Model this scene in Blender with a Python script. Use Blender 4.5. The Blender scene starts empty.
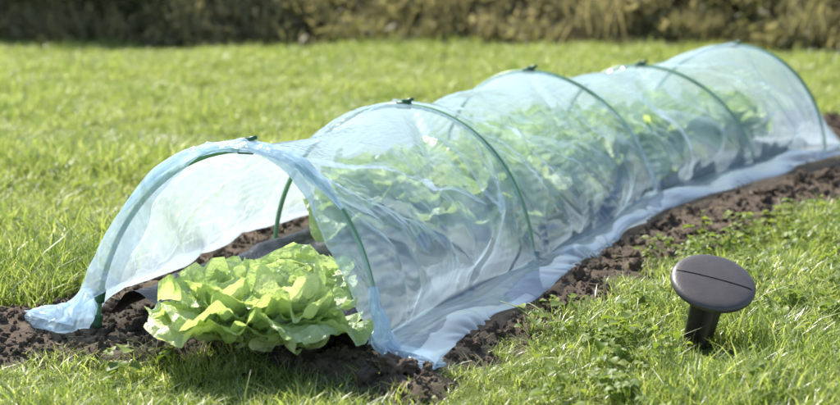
import bpy, math, random
import numpy as np
from mathutils import Vector, Matrix

random.seed(7)
RNG = np.random.default_rng(11)
scene = bpy.context.scene
COL = scene.collection

# ------------------------------------------------------------------ helpers
def hash3(ix, iy, iz, seed):
    h = (ix * 374761393 + iy * 668265263 + iz * 2147483647 + seed * 1274126177) & 0xFFFFFFFF
    h = ((h ^ (h >> 13)) * 1274126177) & 0xFFFFFFFF
    h = ((h ^ (h >> 15)) * 2246822519) & 0xFFFFFFFF
    h = h ^ (h >> 16)
    return (h & 0xFFFFFF) / float(0x1000000) * 2 - 1

def vnoise(p, freq=1.0, seed=0):
    """smooth value noise in -1..1 for points p (..., 3)"""
    q = np.asarray(p, dtype=np.float64) * freq
    i = np.floor(q).astype(np.int64)
    f = q - i
    f = f * f * f * (f * (f * 6 - 15) + 10)
    r = 0
    for dx in (0, 1):
        wx = f[..., 0] if dx else 1 - f[..., 0]
        for dy in (0, 1):
            wy = f[..., 1] if dy else 1 - f[..., 1]
            for dz in (0, 1):
                wz = f[..., 2] if dz else 1 - f[..., 2]
                r = r + wx * wy * wz * hash3(i[..., 0] + dx, i[..., 1] + dy, i[..., 2] + dz, seed)
    return r

def fbm(p, freq=1.0, seed=0, octv=4, gain=0.5):
    r, a = 0, 1.0
    for k in range(octv):
        r = r + a * vnoise(p, freq * 2 ** k, seed + k * 17)
        a *= gain
    return r

def xyz(x, y, z=0.0):
    x = np.asarray(x, float); y = np.asarray(y, float)
    return np.stack([x, y, np.broadcast_to(np.asarray(z, float), x.shape)], -1)

def mesh_np(name, verts, quads=None, tris=None, smooth=True):
    me = bpy.data.meshes.new(name)
    verts = np.asarray(verts, dtype=np.float32).reshape(-1, 3)
    loops, starts, totals, off = [], [], [], 0
    for arr in (quads, tris):
        if arr is None or len(arr) == 0:
            continue
        arr = np.asarray(arr, dtype=np.int32)
        n, k = arr.shape
        loops.append(arr.ravel())
        starts.append(off + np.arange(n) * k)
        totals.append(np.full(n, k))
        off += n * k
    me.vertices.add(len(verts))
    me.vertices.foreach_set('co', verts.ravel())
    if loops:
        loops = np.concatenate(loops).astype(np.int32)
        starts = np.concatenate(starts).astype(np.int32)
        me.loops.add(len(loops)); me.loops.foreach_set('vertex_index', loops)
        me.polygons.add(len(starts)); me.polygons.foreach_set('loop_start', starts)
        me.polygons.foreach_set('loop_total', np.concatenate(totals).astype(np.int32))
    me.update(calc_edges=True)
    me.validate()
    if smooth:
        me.polygons.foreach_set('use_smooth', np.ones(len(me.polygons), dtype=bool))
    return me

def add_attr(me, name, data, typ='FLOAT'):
    a = me.attributes.new(name, typ, 'POINT')
    a.data.foreach_set('vector' if typ == 'FLOAT_VECTOR' else 'value', np.asarray(data).ravel())

def grid_quads(n, m):
    i = np.arange(n - 1)[:, None]; j = np.arange(m - 1)[None, :]
    a = i * m + j
    return np.stack([a, a + 1, a + m + 1, a + m], -1).reshape(-1, 4)

def obj(name, me, mat=None, parent=None, loc=None):
    o = bpy.data.objects.new(name, me)
    COL.objects.link(o)
    if mat is not None and me is not None and not me.materials:
        me.materials.append(mat)
    if parent is not None:
        o.parent = parent
    if loc is not None:
        o.location = loc
    return o

def tag(o, label=None, cat=None, group=None, kind=None):
    if label: o['label'] = label
    if cat: o['category'] = cat
    if group: o['group'] = group
    if kind: o['kind'] = kind
    return o

def thing(name, label, cat, loc=(0, 0, 0), group=None):
    return tag(obj(name, None, loc=loc), label, cat, group)

def tube(path, rad, sides=10, cap=True):
    """verts and faces of a tube swept along path (n,3); rad scalar or per point"""
    path = np.asarray(path, float)
    n = len(path)
    rad = np.broadcast_to(np.asarray(rad, float), (n,))
    tan = np.gradient(path, axis=0)
    tan /= np.linalg.norm(tan, axis=1)[:, None] + 1e-12
    ref = np.array([0.31, 0.87, 0.38])
    a = np.cross(tan, ref); a /= np.linalg.norm(a, axis=1)[:, None] + 1e-12
    b = np.cross(tan, a)
    th = np.arange(sides) / sides * 2 * math.pi
    v = path[:, None, :] + rad[:, None, None] * (a[:, None, :] * np.cos(th)[None, :, None] + b[:, None, :] * np.sin(th)[None, :, None])
    v = v.reshape(-1, 3)
    i = np.arange(n - 1)[:, None]; j = np.arange(sides)[None, :]
    q = np.stack([i * sides + j, i * sides + (j + 1) % sides, (i + 1) * sides + (j + 1) % sides, (i + 1) * sides + j], -1).reshape(-1, 4)
    t = np.zeros((0, 3), int)
    if cap:
        v = np.concatenate([v, path[:1], path[-1:]])
        c0, c1 = n * sides, n * sides + 1
        jj = np.arange(sides)
        t = np.concatenate([np.stack([np.full(sides, c0), (jj + 1) % sides, jj], -1),
                            np.stack([np.full(sides, c1), (n - 1) * sides + jj, (n - 1) * sides + (jj + 1) % sides], -1)])
    return v, q, t

class MB:
    def __init__(self): self.v, self.q, self.t, self.n = [], [], [], 0
    def add(self, v, q=None, t=None):
        v = np.asarray(v, float).reshape(-1, 3)
        self.v.append(v)
        if q is not None and len(q): self.q.append(np.asarray(q) + self.n)
        if t is not None and len(t): self.t.append(np.asarray(t) + self.n)
        self.n += len(v)
        return self
    def tube(self, *a, **k): return self.add(*tube(*a, **k))
    def mesh(self, name, smooth=True):
        return mesh_np(name, np.concatenate(self.v), np.concatenate(self.q) if self.q else None,
                       np.concatenate(self.t) if self.t else None, smooth)

# ------------------------------------------------------------------ materials
class NT:
    def __init__(self, name):
        self.m = bpy.data.materials.new(name); self.m.use_nodes = True
        self.t = self.m.node_tree; self.t.nodes.clear()
        self.out = self.n('ShaderNodeOutputMaterial')
    def n(self, typ, ins=None, **kw):
        nd = self.t.nodes.new(typ)
        for k, v in kw.items(): setattr(nd, k, v)
        for k, v in (ins or {}).items():
            s = nd.inputs[k]
            if isinstance(v, bpy.types.NodeSocket): self.t.links.new(v, s)
            else:
                if hasattr(s.default_value, '__len__') and not isinstance(v, str) and len(s.default_value) == 4 and len(v) == 3: v = (*v, 1)
                s.default_value = v
        return nd
    def link(self, a, b): self.t.links.new(a, b)
    def surf(self, s): self.link(s, self.out.inputs['Surface'])
    def pos(self): return self.n('ShaderNodeNewGeometry').outputs['Position']
    def noise(self, scale, vec=None, detail=4, rough=.55):
        nd = self.n('ShaderNodeTexNoise', {'Scale': scale, 'Detail': detail, 'Roughness': rough})
        self.link(vec if vec is not None else self.pos(), nd.inputs['Vector'])
        return nd.outputs['Fac']
    def ramp(self, fac, stops):
        r = self.n('ShaderNodeValToRGB', {'Fac': fac})
        e = r.color_ramp.elements
        while len(e) < len(stops): e.new(0.5)
        for k, (p, c) in enumerate(stops):
            e[k].position = p
            e[k].color = (*c, 1) if len(c) == 3 else c
        return r.outputs['Color']
    def mixc(self, fac, a, b, mode='MIX'):
        nd = self.n('ShaderNodeMix', data_type='RGBA', blend_type=mode)
        for s, v in ((nd.inputs[0], fac), (nd.inputs[6], a), (nd.inputs[7], b)):
            if isinstance(v, bpy.types.NodeSocket): self.link(v, s)
            else: s.default_value = (*v, 1) if hasattr(v, '__len__') else v
        return nd.outputs[2]
    def math(self, op, a, b=0.5, clamp=False):
        nd = self.n('ShaderNodeMath', operation=op, use_clamp=clamp)
        for s, v in ((nd.inputs[0], a), (nd.inputs[1], b)):
            if isinstance(v, bpy.types.NodeSocket): self.link(v, s)
            else: s.default_value = v
        return nd.outputs[0]
    def bump(self, h, strength=.3, dist=.01):
        return self.n('ShaderNodeBump', {'Height': h, 'Strength': strength, 'Distance': dist}).outputs['Normal']
    def mixs(self, fac, a, b):
        nd = self.n('ShaderNodeMixShader')
        for s, v in ((nd.inputs[0], fac), (nd.inputs[1], a), (nd.inputs[2], b)):
            if isinstance(v, bpy.types.NodeSocket): self.link(v, s)
            else: s.default_value = v
        return nd.outputs[0]

def leaf_mat(name, c1, c2, c3, trans_gain=1.25, tfac=.45, gloss=.06, rough=.35, nscale=2.0, bump=0, bscale=60, attr='tint', dry=None):
    m = NT(name)
    at = m.n('ShaderNodeAttribute', attribute_name=attr).outputs['Fac']
    ns = m.noise(nscale, detail=3)
    f = m.math('ADD', m.math('MULTIPLY', at, .55), m.math('MULTIPLY', ns, .62))
    c = m.ramp(f, [(.15, c1), (.5, c2), (.85, c3)])
    if dry:
        c = m.mixc(m.n('ShaderNodeMapRange', {'Value': at, 1: .90, 2: .95}).outputs[0], c, dry)
    nrm = None
    if bump:
        nrm = m.bump(m.noise(bscale, detail=3), bump, .012)
    d = m.n('ShaderNodeBsdfDiffuse', {'Color': c})
    tc = m.n('ShaderNodeMix', data_type='RGBA', blend_type='MULTIPLY')
    tc.inputs[0].default_value = 1
    m.link(c, tc.inputs[6]); tc.inputs[7].default_value = (trans_gain * 1.04, trans_gain, trans_gain * .72, 1)
    tr = m.n('ShaderNodeBsdfTranslucent', {'Color': tc.outputs[2]})
    g = m.n('ShaderNodeBsdfGlossy', {'Color': (1, 1, 1), 'Roughness': rough})
    if nrm is not None:
        for nd in (d, tr, g): m.link(nrm, nd.inputs['Normal'])
    s = m.mixs(tfac, d.outputs[0], tr.outputs[0])
    fr = m.n('ShaderNodeLayerWeight', {'Blend': .3}).outputs['Fresnel']
    s = m.mixs(m.math('MULTIPLY', fr, gloss, True), s, g.outputs[0])
    m.surf(s)
    return m.m

M = {}
M['grass'] = leaf_mat('grass_blades', (.105, .182, .036), (.215, .292, .066), (.345, .385, .125), 1.6, .56, .07, .42, 1.3, dry=(.60, .56, .38))
M['weed'] = leaf_mat('weed_leaves', (.09, .15, .022), (.16, .23, .036), (.25, .30, .06), 1.4, .5, .03, .5, 3)
M['lettuce'] = leaf_mat('lettuce_leaves', (.31, .46, .13), (.50, .63, .25), (.76, .80, .48), 1.22, .44, .10, .40, 14, .75, 75)
M['scrub'] = leaf_mat('scrub_leaves', (.10, .115, .042), (.20, .19, .095), (.34, .30, .18), 1.4, .5, .02, .5, .9)
M['hedge'] = leaf_mat('hedge_leaves', (.030, .055, .014), (.060, .088, .022), (.12, .13, .04), 1.2, .35, .04, .45, 1.5)

def soil_mat():
    m = NT('dark_soil')
    n1 = m.noise(26, detail=8, rough=.7); n2 = m.noise(170, detail=5, rough=.7); n3 = m.noise(5, detail=3)
    c = m.ramp(n1, [(.25, (.040, .031, .023)), (.5, (.105, .082, .060)), (.78, (.235, .190, .142))])
    c = m.mixc(m.math('MULTIPLY', n3, .6), c, (.150, .108, .074))
    h = m.math('ADD', n1, m.math('MULTIPLY', n2, .5))
    b = m.n('ShaderNodeBsdfPrincipled', {'Base Color': c, 'Roughness': .92, 'Specular IOR Level': .2})
    m.link(m.bump(h, .9, .012), b.inputs['Normal'])
    m.surf(b.outputs[0]); return m.m
M['soil'] = soil_mat()

def lawn_mat():
    m = NT('lawn_ground')
    n1 = m.noise(9, detail=6); n2 = m.noise(.9, detail=3)
    c = m.ramp(n1, [(.3, (.055, .075, .016)), (.55, (.10, .125, .026)), (.8, (.16, .16, .05))])
    c = m.mixc(m.math('MULTIPLY', n2, .4), c, (.10, .125, .022))
    b = m.n('ShaderNodeBsdfPrincipled', {'Base Color': c, 'Roughness': .95, 'Specular IOR Level': .1})
    m.link(m.bump(m.noise(60, detail=4), .8, .02), b.inputs['Normal'])
    m.surf(b.outputs[0]); return m.m
M['lawn'] = lawn_mat()

def bank_mat():
    m = NT('bank_earth')
    n1 = m.noise(2.2, detail=6); n2 = m.noise(12, detail=4)
    c = m.ramp(n1, [(.3, (.050, .050, .018)), (.5, (.115, .088, .042)), (.72, (.075, .085, .024))])
    c = m.mixc(m.math('MULTIPLY', n2, .5), c, (.14, .11, .06))
    b = m.n('ShaderNodeBsdfPrincipled', {'Base Color': c, 'Roughness': .95, 'Specular IOR Level': .1})
    m.link(m.bump(n2, .8, .08), b.inputs['Normal'])
    m.surf(b.outputs[0]); return m.m
M['bank'] = bank_mat()

def film_mat(name='clear_film', haze=.325):
    m = NT(name)
    wr = m.n('ShaderNodeTexNoise', {'Scale': 16, 'Detail': 3, 'Distortion': 1.2})
    m.link(m.pos(), wr.inputs['Vector'])
    vor = m.n('ShaderNodeTexVoronoi', {'Scale': 22}, feature='DISTANCE_TO_EDGE')
    wv = m.n('ShaderNodeVectorMath', operation='ADD')
    sc = m.n('ShaderNodeVectorMath', operation='SCALE'); sc.inputs['Scale'].default_value = .06
    m.link(wr.outputs['Color'], sc.inputs[0]); m.link(m.pos(), wv.inputs[0]); m.link(sc.outputs[0], wv.inputs[1])
    m.link(wv.outputs[0], vor.inputs['Vector'])
    h = m.math('ADD', m.math('MULTIPLY', wr.outputs['Fac'], .8), m.math('MINIMUM', vor.outputs['Distance'], .25))
    nrm = m.bump(h, .06, .02)
    tr0 = m.n('ShaderNodeBsdfTransparent', {'Color': (.93, .968, .98)})
    rf = m.n('ShaderNodeBsdfRefraction', {'Color': (.93, .968, .98), 'Roughness': .26, 'IOR': 1.10})
    tr = m.n('ShaderNodeMixShader', {0: .08, 1: tr0.outputs[0], 2: rf.outputs[0]})
    lay = m.n('ShaderNodeAttribute', attribute_name='layers').outputs['Fac']      # hems and bunched edges are several layers thick
    tl = m.n('ShaderNodeBsdfTranslucent', {'Color': (.76, .89, .985), 'Normal': nrm})
    df = m.n('ShaderNodeBsdfDiffuse', {'Color': (.60, .80, .97), 'Normal': nrm})
    gl = m.n('ShaderNodeBsdfGlossy', {'Color': (.92, .97, 1), 'Roughness': .12, 'Normal': nrm})
    hz = m.mixs(.30, tl.outputs[0], df.outputs[0])
    face = m.n('ShaderNodeLayerWeight', {'Blend': .35}).outputs['Facing']
    f = m.math('ADD', haze, m.math('MULTIPLY', m.math('POWER', face, 2.0), .50), True)
    f = m.math('ADD', f, m.math('MULTIPLY', lay, .14), True)
    s = m.mixs(f, tr.outputs[0], hz)
    fc = m.n('ShaderNodeLayerWeight', {'Blend': .5, 'Normal': nrm}).outputs['Facing']
    fr = m.math('ADD', .07, m.math('MULTIPLY', m.math('POWER', fc, 4.0), .55))
    s = m.mixs(fr, s, gl.outputs[0])
    m.surf(s); return m.m
M['film'] = film_mat()

def plain(name, col, rough=.5, spec=.5, var=.15, nscale=20, bump=.1, bdist=.002, coat=0):
    m = NT(name)
    n1 = m.noise(nscale, detail=5)
    c = m.mixc(n1, tuple(x * (1 - var) for x in col), tuple(min(1, x * (1 + var)) for x in col))
    b = m.n('ShaderNodeBsdfPrincipled', {'Base Color': c, 'Roughness': rough, 'Specular IOR Level': spec, 'Coat Weight': coat})
    m.link(m.bump(m.noise(nscale * 8, detail=3), bump, bdist), b.inputs['Normal'])
    m.surf(b.outputs[0]); return m.m
M['mulch'] = plain('black_mulch_film', (.010, .013, .019), .50, .25, .3, 14, .3, .01)
M['hoop'] = plain('green_plastic_tube', (.150, .300, .145), .38, .5, .15, 30, .06)
M['clip'] = plain('dark_green_clip', (.030, .110, .048), .42, .5, .15, 60, .08)
M['peg'] = plain('black_moulded_plastic', (.064, .054, .049), .40, .5, .35, 38, .35, .0012)
M['groove'] = plain('peg_groove', (.008, .007, .007), .6, .3, .1, 60, .05)
M['straw'] = plain('dry_straw', (.36, .29, .16), .7, .2, .3, 60, .1)
M['stalk'] = plain('pale_stalk', (.34, .36, .14), .6, .3, .2, 40, .1)

# ------------------------------------------------------------------ layout (metres)
HOOPS = [  # left foot, right foot, apex sideways shift, apex height
    ((-.633, 3.066), (-.079, 2.917), .031, .373),
    ((-.349, 3.795), (.258, 3.593), .009, .367),
    ((.065, 4.569), (.655, 4.416), -.057, .359),
    ((.451, 5.123), (1.041, 4.970), -.056, .318),
    ((.731, 5.359), (1.321, 5.206), .005, .362),
]
BED = np.array([(-1.25, 2.965), (-.756, 2.965), (-.6, 2.94), (-.408, 2.92), (-.162, 2.84), (-.01, 2.69), (.155, 2.985), (.28, 3.16),
                (.515, 3.63), (.725, 3.92), (1.18, 4.38), (1.78, 4.85), (2.3, 6.2), (1.2, 6.3), (.60, 5.65), (0, 4.85),
                (-.42, 4.05), (-.66, 3.52), (-.80, 3.26), (-1.25, 3.18)])

def poly_sd(pts, poly=BED):
    """signed distance, positive inside"""
    p = np.asarray(pts)[..., :2]
    d = np.full(p.shape[:-1], 1e9); inside = np.zeros(p.shape[:-1], bool)
    n = len(poly)
    for k in range(n):
        a, b = poly[k], poly[(k + 1) % n]
        e = b - a; w = p - a
        t = np.clip((w @ e) / (e @ e), 0, 1)
        d = np.minimum(d, np.linalg.norm(w - t[..., None] * e, axis=-1))
        c = (a[1] > p[..., 1]) != (b[1] > p[..., 1])
        xi = a[0] + (p[..., 1] - a[1]) / (b[1] - a[1] + 1e-12) * e[0]
        inside ^= c & (p[..., 0] < xi)
    return np.where(inside, d, -d)

HEM = np.array([(-.02, 2.80), (.082, 3.0), (.16, 3.13), (.294, 3.38), (.354, 3.58), (.572, 4.09), (.736, 4.30), (.99, 4.60), (1.246, 4.93), (1.5, 5.3), (1.1, 5.75), (.3, 5.1), (-.15, 4.3), (-.45, 3.7), (-.63, 3.35), (-.52, 3.2), (-.12, 3.0)])
HEM2 = np.array([(-.05, 2.80), (.25, 3.0), (1.7, 5.2), (1.2, 5.35), (.30, 3.70), (-.08, 2.93)])   # the strip of the near hem

def lawn_z(x, y):
    p = xyz(x, y)
    return .018 * vnoise(p, 1.1, 5) + .008 * vnoise(p, 4.0, 6) - .012

def soil_z(x, y):
    p = xyz(x, y)
    sd = poly_sd(p) + .045 + .05 * vnoise(p, 6, 31) + .020 * vnoise(p, 17, 32)
    k = np.clip((sd + .06) / .12, 0, 1); k = k * k * (3 - 2 * k)
    cl = np.abs(vnoise(p, 22, 41)) * .014 + np.abs(vnoise(p, 48, 42)) * .009 + vnoise(p, 7, 43) * .010 + vnoise(p, 110, 44) * .003
    under = np.clip((poly_sd(p, HEM) + .01) / .04, 0, 1) * np.clip((poly_sd(p, HEM2) + .02) / .04, 0, 1)
    return -.035 + k * (.030 + cl * (1 - .65 * under)), k

# ------------------------------------------------------------------ ground sheets
def axis(a, b, fine0, fine1, step, far):
    l = [fine0]
    s = step
    while l[-1] > a: s = min(s * 1.25, far); l.append(l[-1] - s)
    l = l[::-1]; x = fine0
    while x < fine1: x += step; l.append(x)
    s = step
    while l[-1] < b: s = min(s * 1.25, far); l.append(l[-1] + s)
    return np.array(l)
ax, ay = axis(-60, 60, -2.5, 3, .06, 5), axis(-15, 90, 1.8, 7, .06, 5)
X, Y = np.meshgrid(ax, ay)
Z = lawn_z(X, Y) - .07 * np.clip(poly_sd(xyz(X, Y)) / .07 + .6, 0, 1)
me = mesh_np('lawn', xyz(X, Y, Z), grid_quads(*X.shape))
tag(obj('lawn', me, M['lawn']), kind='structure')

gx, gy = np.arange(-1.45, 2.5, .011), np.arange(2.5, 6.5, .011)
X, Y = np.meshgrid(gx, gy)
Z, K = soil_z(X, Y)
q = grid_quads(*X.shape)
kk = K.ravel()
q = q[(kk[q].max(axis=1) > .01)]
used = np.unique(q); remap = -np.ones(len(kk), int); remap[used] = np.arange(len(used))
me = mesh_np('soil_bed', xyz(X, Y, Z).reshape(-1, 3)[used], remap[q])
tag(obj('soil_bed', me, M['soil']), kind='structure')

# bank behind the lawn
def bank_z(x, y):
    foot = 9.45 - .33 * (x + 1.0) * (x > -1) * .9 + .15 * np.sin(x * 1.7)
    foot = np.maximum(foot, 8.0)
    t = np.maximum(0, y - foot)
    p = xyz(x, y)
    return -.06 + np.minimum(t * .55, 2.6) + np.clip(t, 0, 1) * (.12 * vnoise(p, 1.6, 61) + .06 * vnoise(p, 4.1, 62)), t
bx, by = np.arange(-16, 16, .12), np.concatenate([np.arange(7.6, 15.5, .12), np.arange(15.5, 60, 2)])
X, Y = np.meshgrid(bx, by)
Z, T = bank_z(X, Y)
me = mesh_np('bank', xyz(X, Y, Z), grid_quads(*X.shape))
tag(obj('bank', me, M['bank']), kind='structure')

# ------------------------------------------------------------------ scatter by geometry nodes
def source_collection(name, objs):
    c = bpy.data.collections.new(name)
    for o in objs: c.objects.link(o)
    return c

def scatter(name, pts, rot, scale, idx, coll, mat, label_kind='stuff'):
    me = mesh_np(name, pts)
    add_attr(me, 'rot', np.asarray(rot, np.float32), 'FLOAT_VECTOR')
    add_attr(me, 'siz', np.asarray(scale, np.float32), 'FLOAT_VECTOR')
    add_attr(me, 'idx', np.asarray(idx, np.int32), 'INT')
    o = obj(name, me, mat)
    ng = bpy.data.node_groups.new(name + '_nodes', 'GeometryNodeTree')
    ng.interface.new_socket('Geometry', in_out='INPUT', socket_type='NodeSocketGeometry')
    ng.interface.new_socket('Geometry', in_out='OUTPUT', socket_type='NodeSocketGeometry')
    N, L = ng.nodes, ng.links
    gi, go = N.new('NodeGroupInput'), N.new('NodeGroupOutput')
    ci = N.new('GeometryNodeCollectionInfo'); ci.inputs['Collection'].default_value = coll
    ci.inputs['Separate Children'].default_value = True; ci.inputs['Reset Children'].default_value = True
    iop = N.new('GeometryNodeInstanceOnPoints')
    L.new(gi.outputs[0], iop.inputs['Points']); L.new(ci.outputs[0], iop.inputs['Instance'])
    iop.inputs['Pick Instance'].default_value = True
    for nm, typ, sock in (('rot', 'FLOAT_VECTOR', 'Rotation'), ('siz', 'FLOAT_VECTOR', 'Scale'), ('idx', 'INT', 'Instance Index')):
        a = N.new('GeometryNodeInputNamedAttribute'); a.data_type = typ; a.inputs['Name'].default_value = nm
        src = a.outputs['Attribute']
        if nm == 'rot':
            e = N.new('FunctionNodeEulerToRotation'); L.new(src, e.inputs[0]); src = e.outputs[0]
        L.new(src, iop.inputs[sock])
    L.new(iop.outputs[0], go.inputs[0])
    md = o.modifiers.new('scatter', 'NODES'); md.node_group = ng
    tag(o, kind=label_kind)
    return o

def blade_tuft(name, nb, spread, h0, h1, wid, mat, lean=.5, seg=4, rng=RNG, tint_lo=0., tint_hi=1.):
    vs, qs, tint, base = [], [], [], 0
    for _ in range(nb):
        r = spread * math.sqrt(rng.random()); a = rng.random() * 6.283
        x0, y0 = r * math.cos(a), r * math.sin(a)
        h = h0 + (h1 - h0) * rng.random() ** 1.3
        d = rng.random() * 6.283; ln = lean * (.25 + rng.random()) * h
        w = wid * (.6 + .7 * rng.random())
        fx, fy = math.cos(d), math.sin(d)
        tw = d + math.pi / 2 + rng.normal() * .6
        sx, sy = math.cos(tw), math.sin(tw)
        k = np.linspace(0, 1, seg)
        px = x0 + fx * ln * k ** 2; py = y0 + fy * ln * k ** 2; pz = h * (k - .28 * (ln / h) * k ** 2.2)
        ww = w * (1 - k ** 1.8) * .5 + .0002
        l = np.stack([px - sx * ww, py - sy * ww, pz], -1); rr = np.stack([px + sx * ww, py + sy * ww, pz], -1)
        v = np.stack([l, rr], 1).reshape(-1, 3)
        vs.append(v)
        i = np.arange(seg - 1) * 2
        qs.append(np.stack([i, i + 1, i + 3, i + 2], -1) + base)
        base += len(v)
        tint.append(np.full(len(v), tint_lo + (tint_hi - tint_lo) * rng.random()))
    me = mesh_np(name, np.concatenate(vs), np.concatenate(qs))
    add_attr(me, 'tint', np.concatenate(tint))
    me.materials.append(mat)
    return bpy.data.objects.new(name, me)

tufts = [blade_tuft('grass_tuft', 34, .045, .025, .060, .0030, M['grass'], .6) for _ in range(5)] + \
        [blade_tuft('grass_tuft', 26, .040, .045, .085, .0034, M['grass'], .9) for _ in range(3)]
c_tuft = source_collection('grass_tufts', tufts)

def in_view(x, y, margin=.35):
    return np.abs(x) < .262 * y + margin

def lawn_points():
    P = []
    for y0, y1, dens in ((1.5, 2.2, 900), (2.2, 3.6, 1500), (3.6, 5.2, 1000), (5.2, 7.5, 720), (7.5, 9.9, 520)):
        w = .27 * y1 + 1.9
        n = int(dens * 2 * w * (y1 - y0))
        x = RNG.uniform(-w, w, n); y = RNG.uniform(y0, y1, n)
        P.append(np.stack([x, y], -1)[in_view(x, y, 1.8)])
    return np.concatenate(P)
pt = lawn_points()
sd = poly_sd(pt) + .05 * vnoise(xyz(pt[:, 0], pt[:, 1]), 6, 31) + .02 * RNG.normal(size=len(pt))
patch = vnoise(xyz(pt[:, 0], pt[:, 1]), 1.4, 77) + .6 * vnoise(xyz(pt[:, 0], pt[:, 1]), 5, 78)
keep = (sd < -.005) & (((pt[:, 0] - .55) / .10) ** 2 + ((pt[:, 1] - 2.90) / .10) ** 2 > 1) & (RNG.random(len(pt)) < np.clip(.95 - .25 * (patch < -.7), 0, 1)) & ((bank_z(pt[:, 0], pt[:, 1])[1] < .25))
pt, patch, sd = pt[keep], patch[keep], sd[keep]
n = len(pt)
hgt = np.clip(  .85 + .48 * patch, .45, 1.5) * RNG.uniform(.75, 1.25, n)
hgt *= np.where((pt[:, 1] < 3.3), np.where(pt[:, 0] < 0, 1.0, .82), 1.0) * np.clip(np.where(pt[:, 0] < 0, .95, .5) - sd * 4, .5, 1)
rot = np.stack([RNG.normal(0, .13, n), RNG.normal(0, .13, n), RNG.uniform(0, 6.283, n)], -1)
siz = np.stack([np.sqrt(hgt) * RNG.uniform(.9, 1.2, n)] * 2 + [hgt], -1)
scatter('grass', xyz(pt[:, 0], pt[:, 1], lawn_z(pt[:, 0], pt[:, 1]) - .002), rot, siz, RNG.integers(0, 8, n), c_tuft, M['grass'])

# ground cover: small broad leaved weeds in the foreground right
def weed_plant(name, rng=RNG):
    vs, qs, tint, base = [], [], [], 0
    for _ in range(int(rng.integers(7, 12))):
        a = rng.random() * 6.283; L = rng.uniform(.007, .016); up = rng.uniform(.010, .035); r0 = rng.uniform(.0, .02)
        k = np.linspace(0, 1, 5); wd = L * .55 * np.sin(np.pi * np.clip(k * .92 + .06, 0, 1)) ** .7
        d = np.array([math.cos(a), math.sin(a)]); s = np.array([-d[1], d[0]])
        cx = r0 + L * k; z = up + L * (.25 * k - .5 * k ** 2) * rng.uniform(.2, 1.2)
        rows = []
        for sg in (-1, 0, 1):
            rows.append(np.stack([d[0] * cx + s[0] * wd * sg, d[1] * cx + s[1] * wd * sg, z + abs(sg) * wd * .35], -1))
        v = np.stack(rows, 1).reshape(-1, 3); vs.append(v); qs.append(grid_quads(5, 3) + base); base += len(v)
        tint.append(np.full(len(v), rng.random()))
        st = np.array([[0, 0, 0], [d[0] * r0, d[1] * r0, up]])
        v = np.array([st[0] - [.0006, 0, 0], st[0] + [.0006, 0, 0], st[1] + [.0006, 0, 0], st[1] - [.0006, 0, 0]])
        vs.append(v); qs.append(np.array([[0, 1, 2, 3]]) + base); base += 4; tint.append(np.full(4, .5))
    me = mesh_np(name, np.concatenate(vs), np.concatenate(qs)); add_attr(me, 'tint', np.concatenate(tint)); me.materials.append(M['weed'])
    return bpy.data.objects.new(name, me)
c_weed = source_collection('weed_plants', [weed_plant('weed_plant') for _ in range(6)])
n = 8000
x, y = RNG.uniform(-1.6, 2.4, n), RNG.uniform(1.7, 5.2, n)
pp = xyz(x, y); sd = poly_sd(pp)
dens = np.where(x > .0, .50, .12) * np.clip(.55 + 1.2 * vnoise(pp, 2.6, 91), 0.05, 1)
k = in_view(x, y, 1.2) & (((x - .55) / .13) ** 2 + ((y - 2.92) / .13) ** 2 > 1) & ((x - .02) ** 2 + (y - 2.70) ** 2 > .017) & (sd < np.where(x < 0, -.03, .02)) & (RNG.random(n) < dens)
k |= (sd > -.02) & (sd < .05) & (RNG.random(n) < .10) & (x > .1)
x, y = x[k], y[k]; n = len(x)
s = RNG.uniform(.8, 1.7, n)
scatter('ground_cover', xyz(x, y, lawn_z(x, y)), np.stack([RNG.normal(0, .2, n), RNG.normal(0, .2, n), RNG.uniform(0, 6.28, n)], -1),
        np.stack([s, s, s * RNG.uniform(.8, 1.5, n)], -1), RNG.integers(0, 6, n), c_weed, M['weed'])

# clods
def ico_clod(name, seed, sub=2):
    import bmesh
    bm = bmesh.new(); bmesh.ops.create_icosphere(bm, subdivisions=sub, radius=1)
    v = np.array([q.co[:] for q in bm.verts]); f = np.array([[w.index for w in q.verts] for q in bm.faces]); bm.free()
    v = v * (1 + .45 * vnoise(v, 1.3, seed) + .42 * vnoise(v, 2.6, seed + 3) + .22 * vnoise(v, 6.0, seed + 5))[:, None]
    v *= np.array([1, .85, .72])
    return mesh_np(name, v, None, f)
clod_src = []
for k in range(6):
    cm = ico_clod('clod', 100 + k * 9, 3); cm.materials.append(M['soil']); clod_src.append(bpy.data.objects.new('clod', cm))
c_clod = source_collection('clods', clod_src)
n = 70000
x, y = RNG.uniform(-1.3, 1.9, n), RNG.uniform(2.6, 6.2, n)
_, kz = soil_z(x, y)
k = (kz > .5) & in_view(x, y, .9) & (poly_sd(xyz(x, y), HEM) < .0) & (RNG.random(n) < np.where(y < 3.5, 1, .55))
x, y = x[k], y[k]; n = len(x)
z = soil_z(x, y)[0]
s = .0018 + .009 * RNG.random(n) ** 4
s = np.where(RNG.random(n) < .012, RNG.uniform(.010, .022, n), s)
s = np.where(y < 3.5, s, s * 1.15)
sc3 = np.stack([s, s * RNG.uniform(.7, 1.1, n), s * RNG.uniform(.7, 1.1, n)], -1)
scatter('soil_crumbs', xyz(x, y, z + s * .3), RNG.uniform(0, 6.28, (n, 3)), sc3, RNG.integers(0, 6, n), c_clod, M['soil'])

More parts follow.
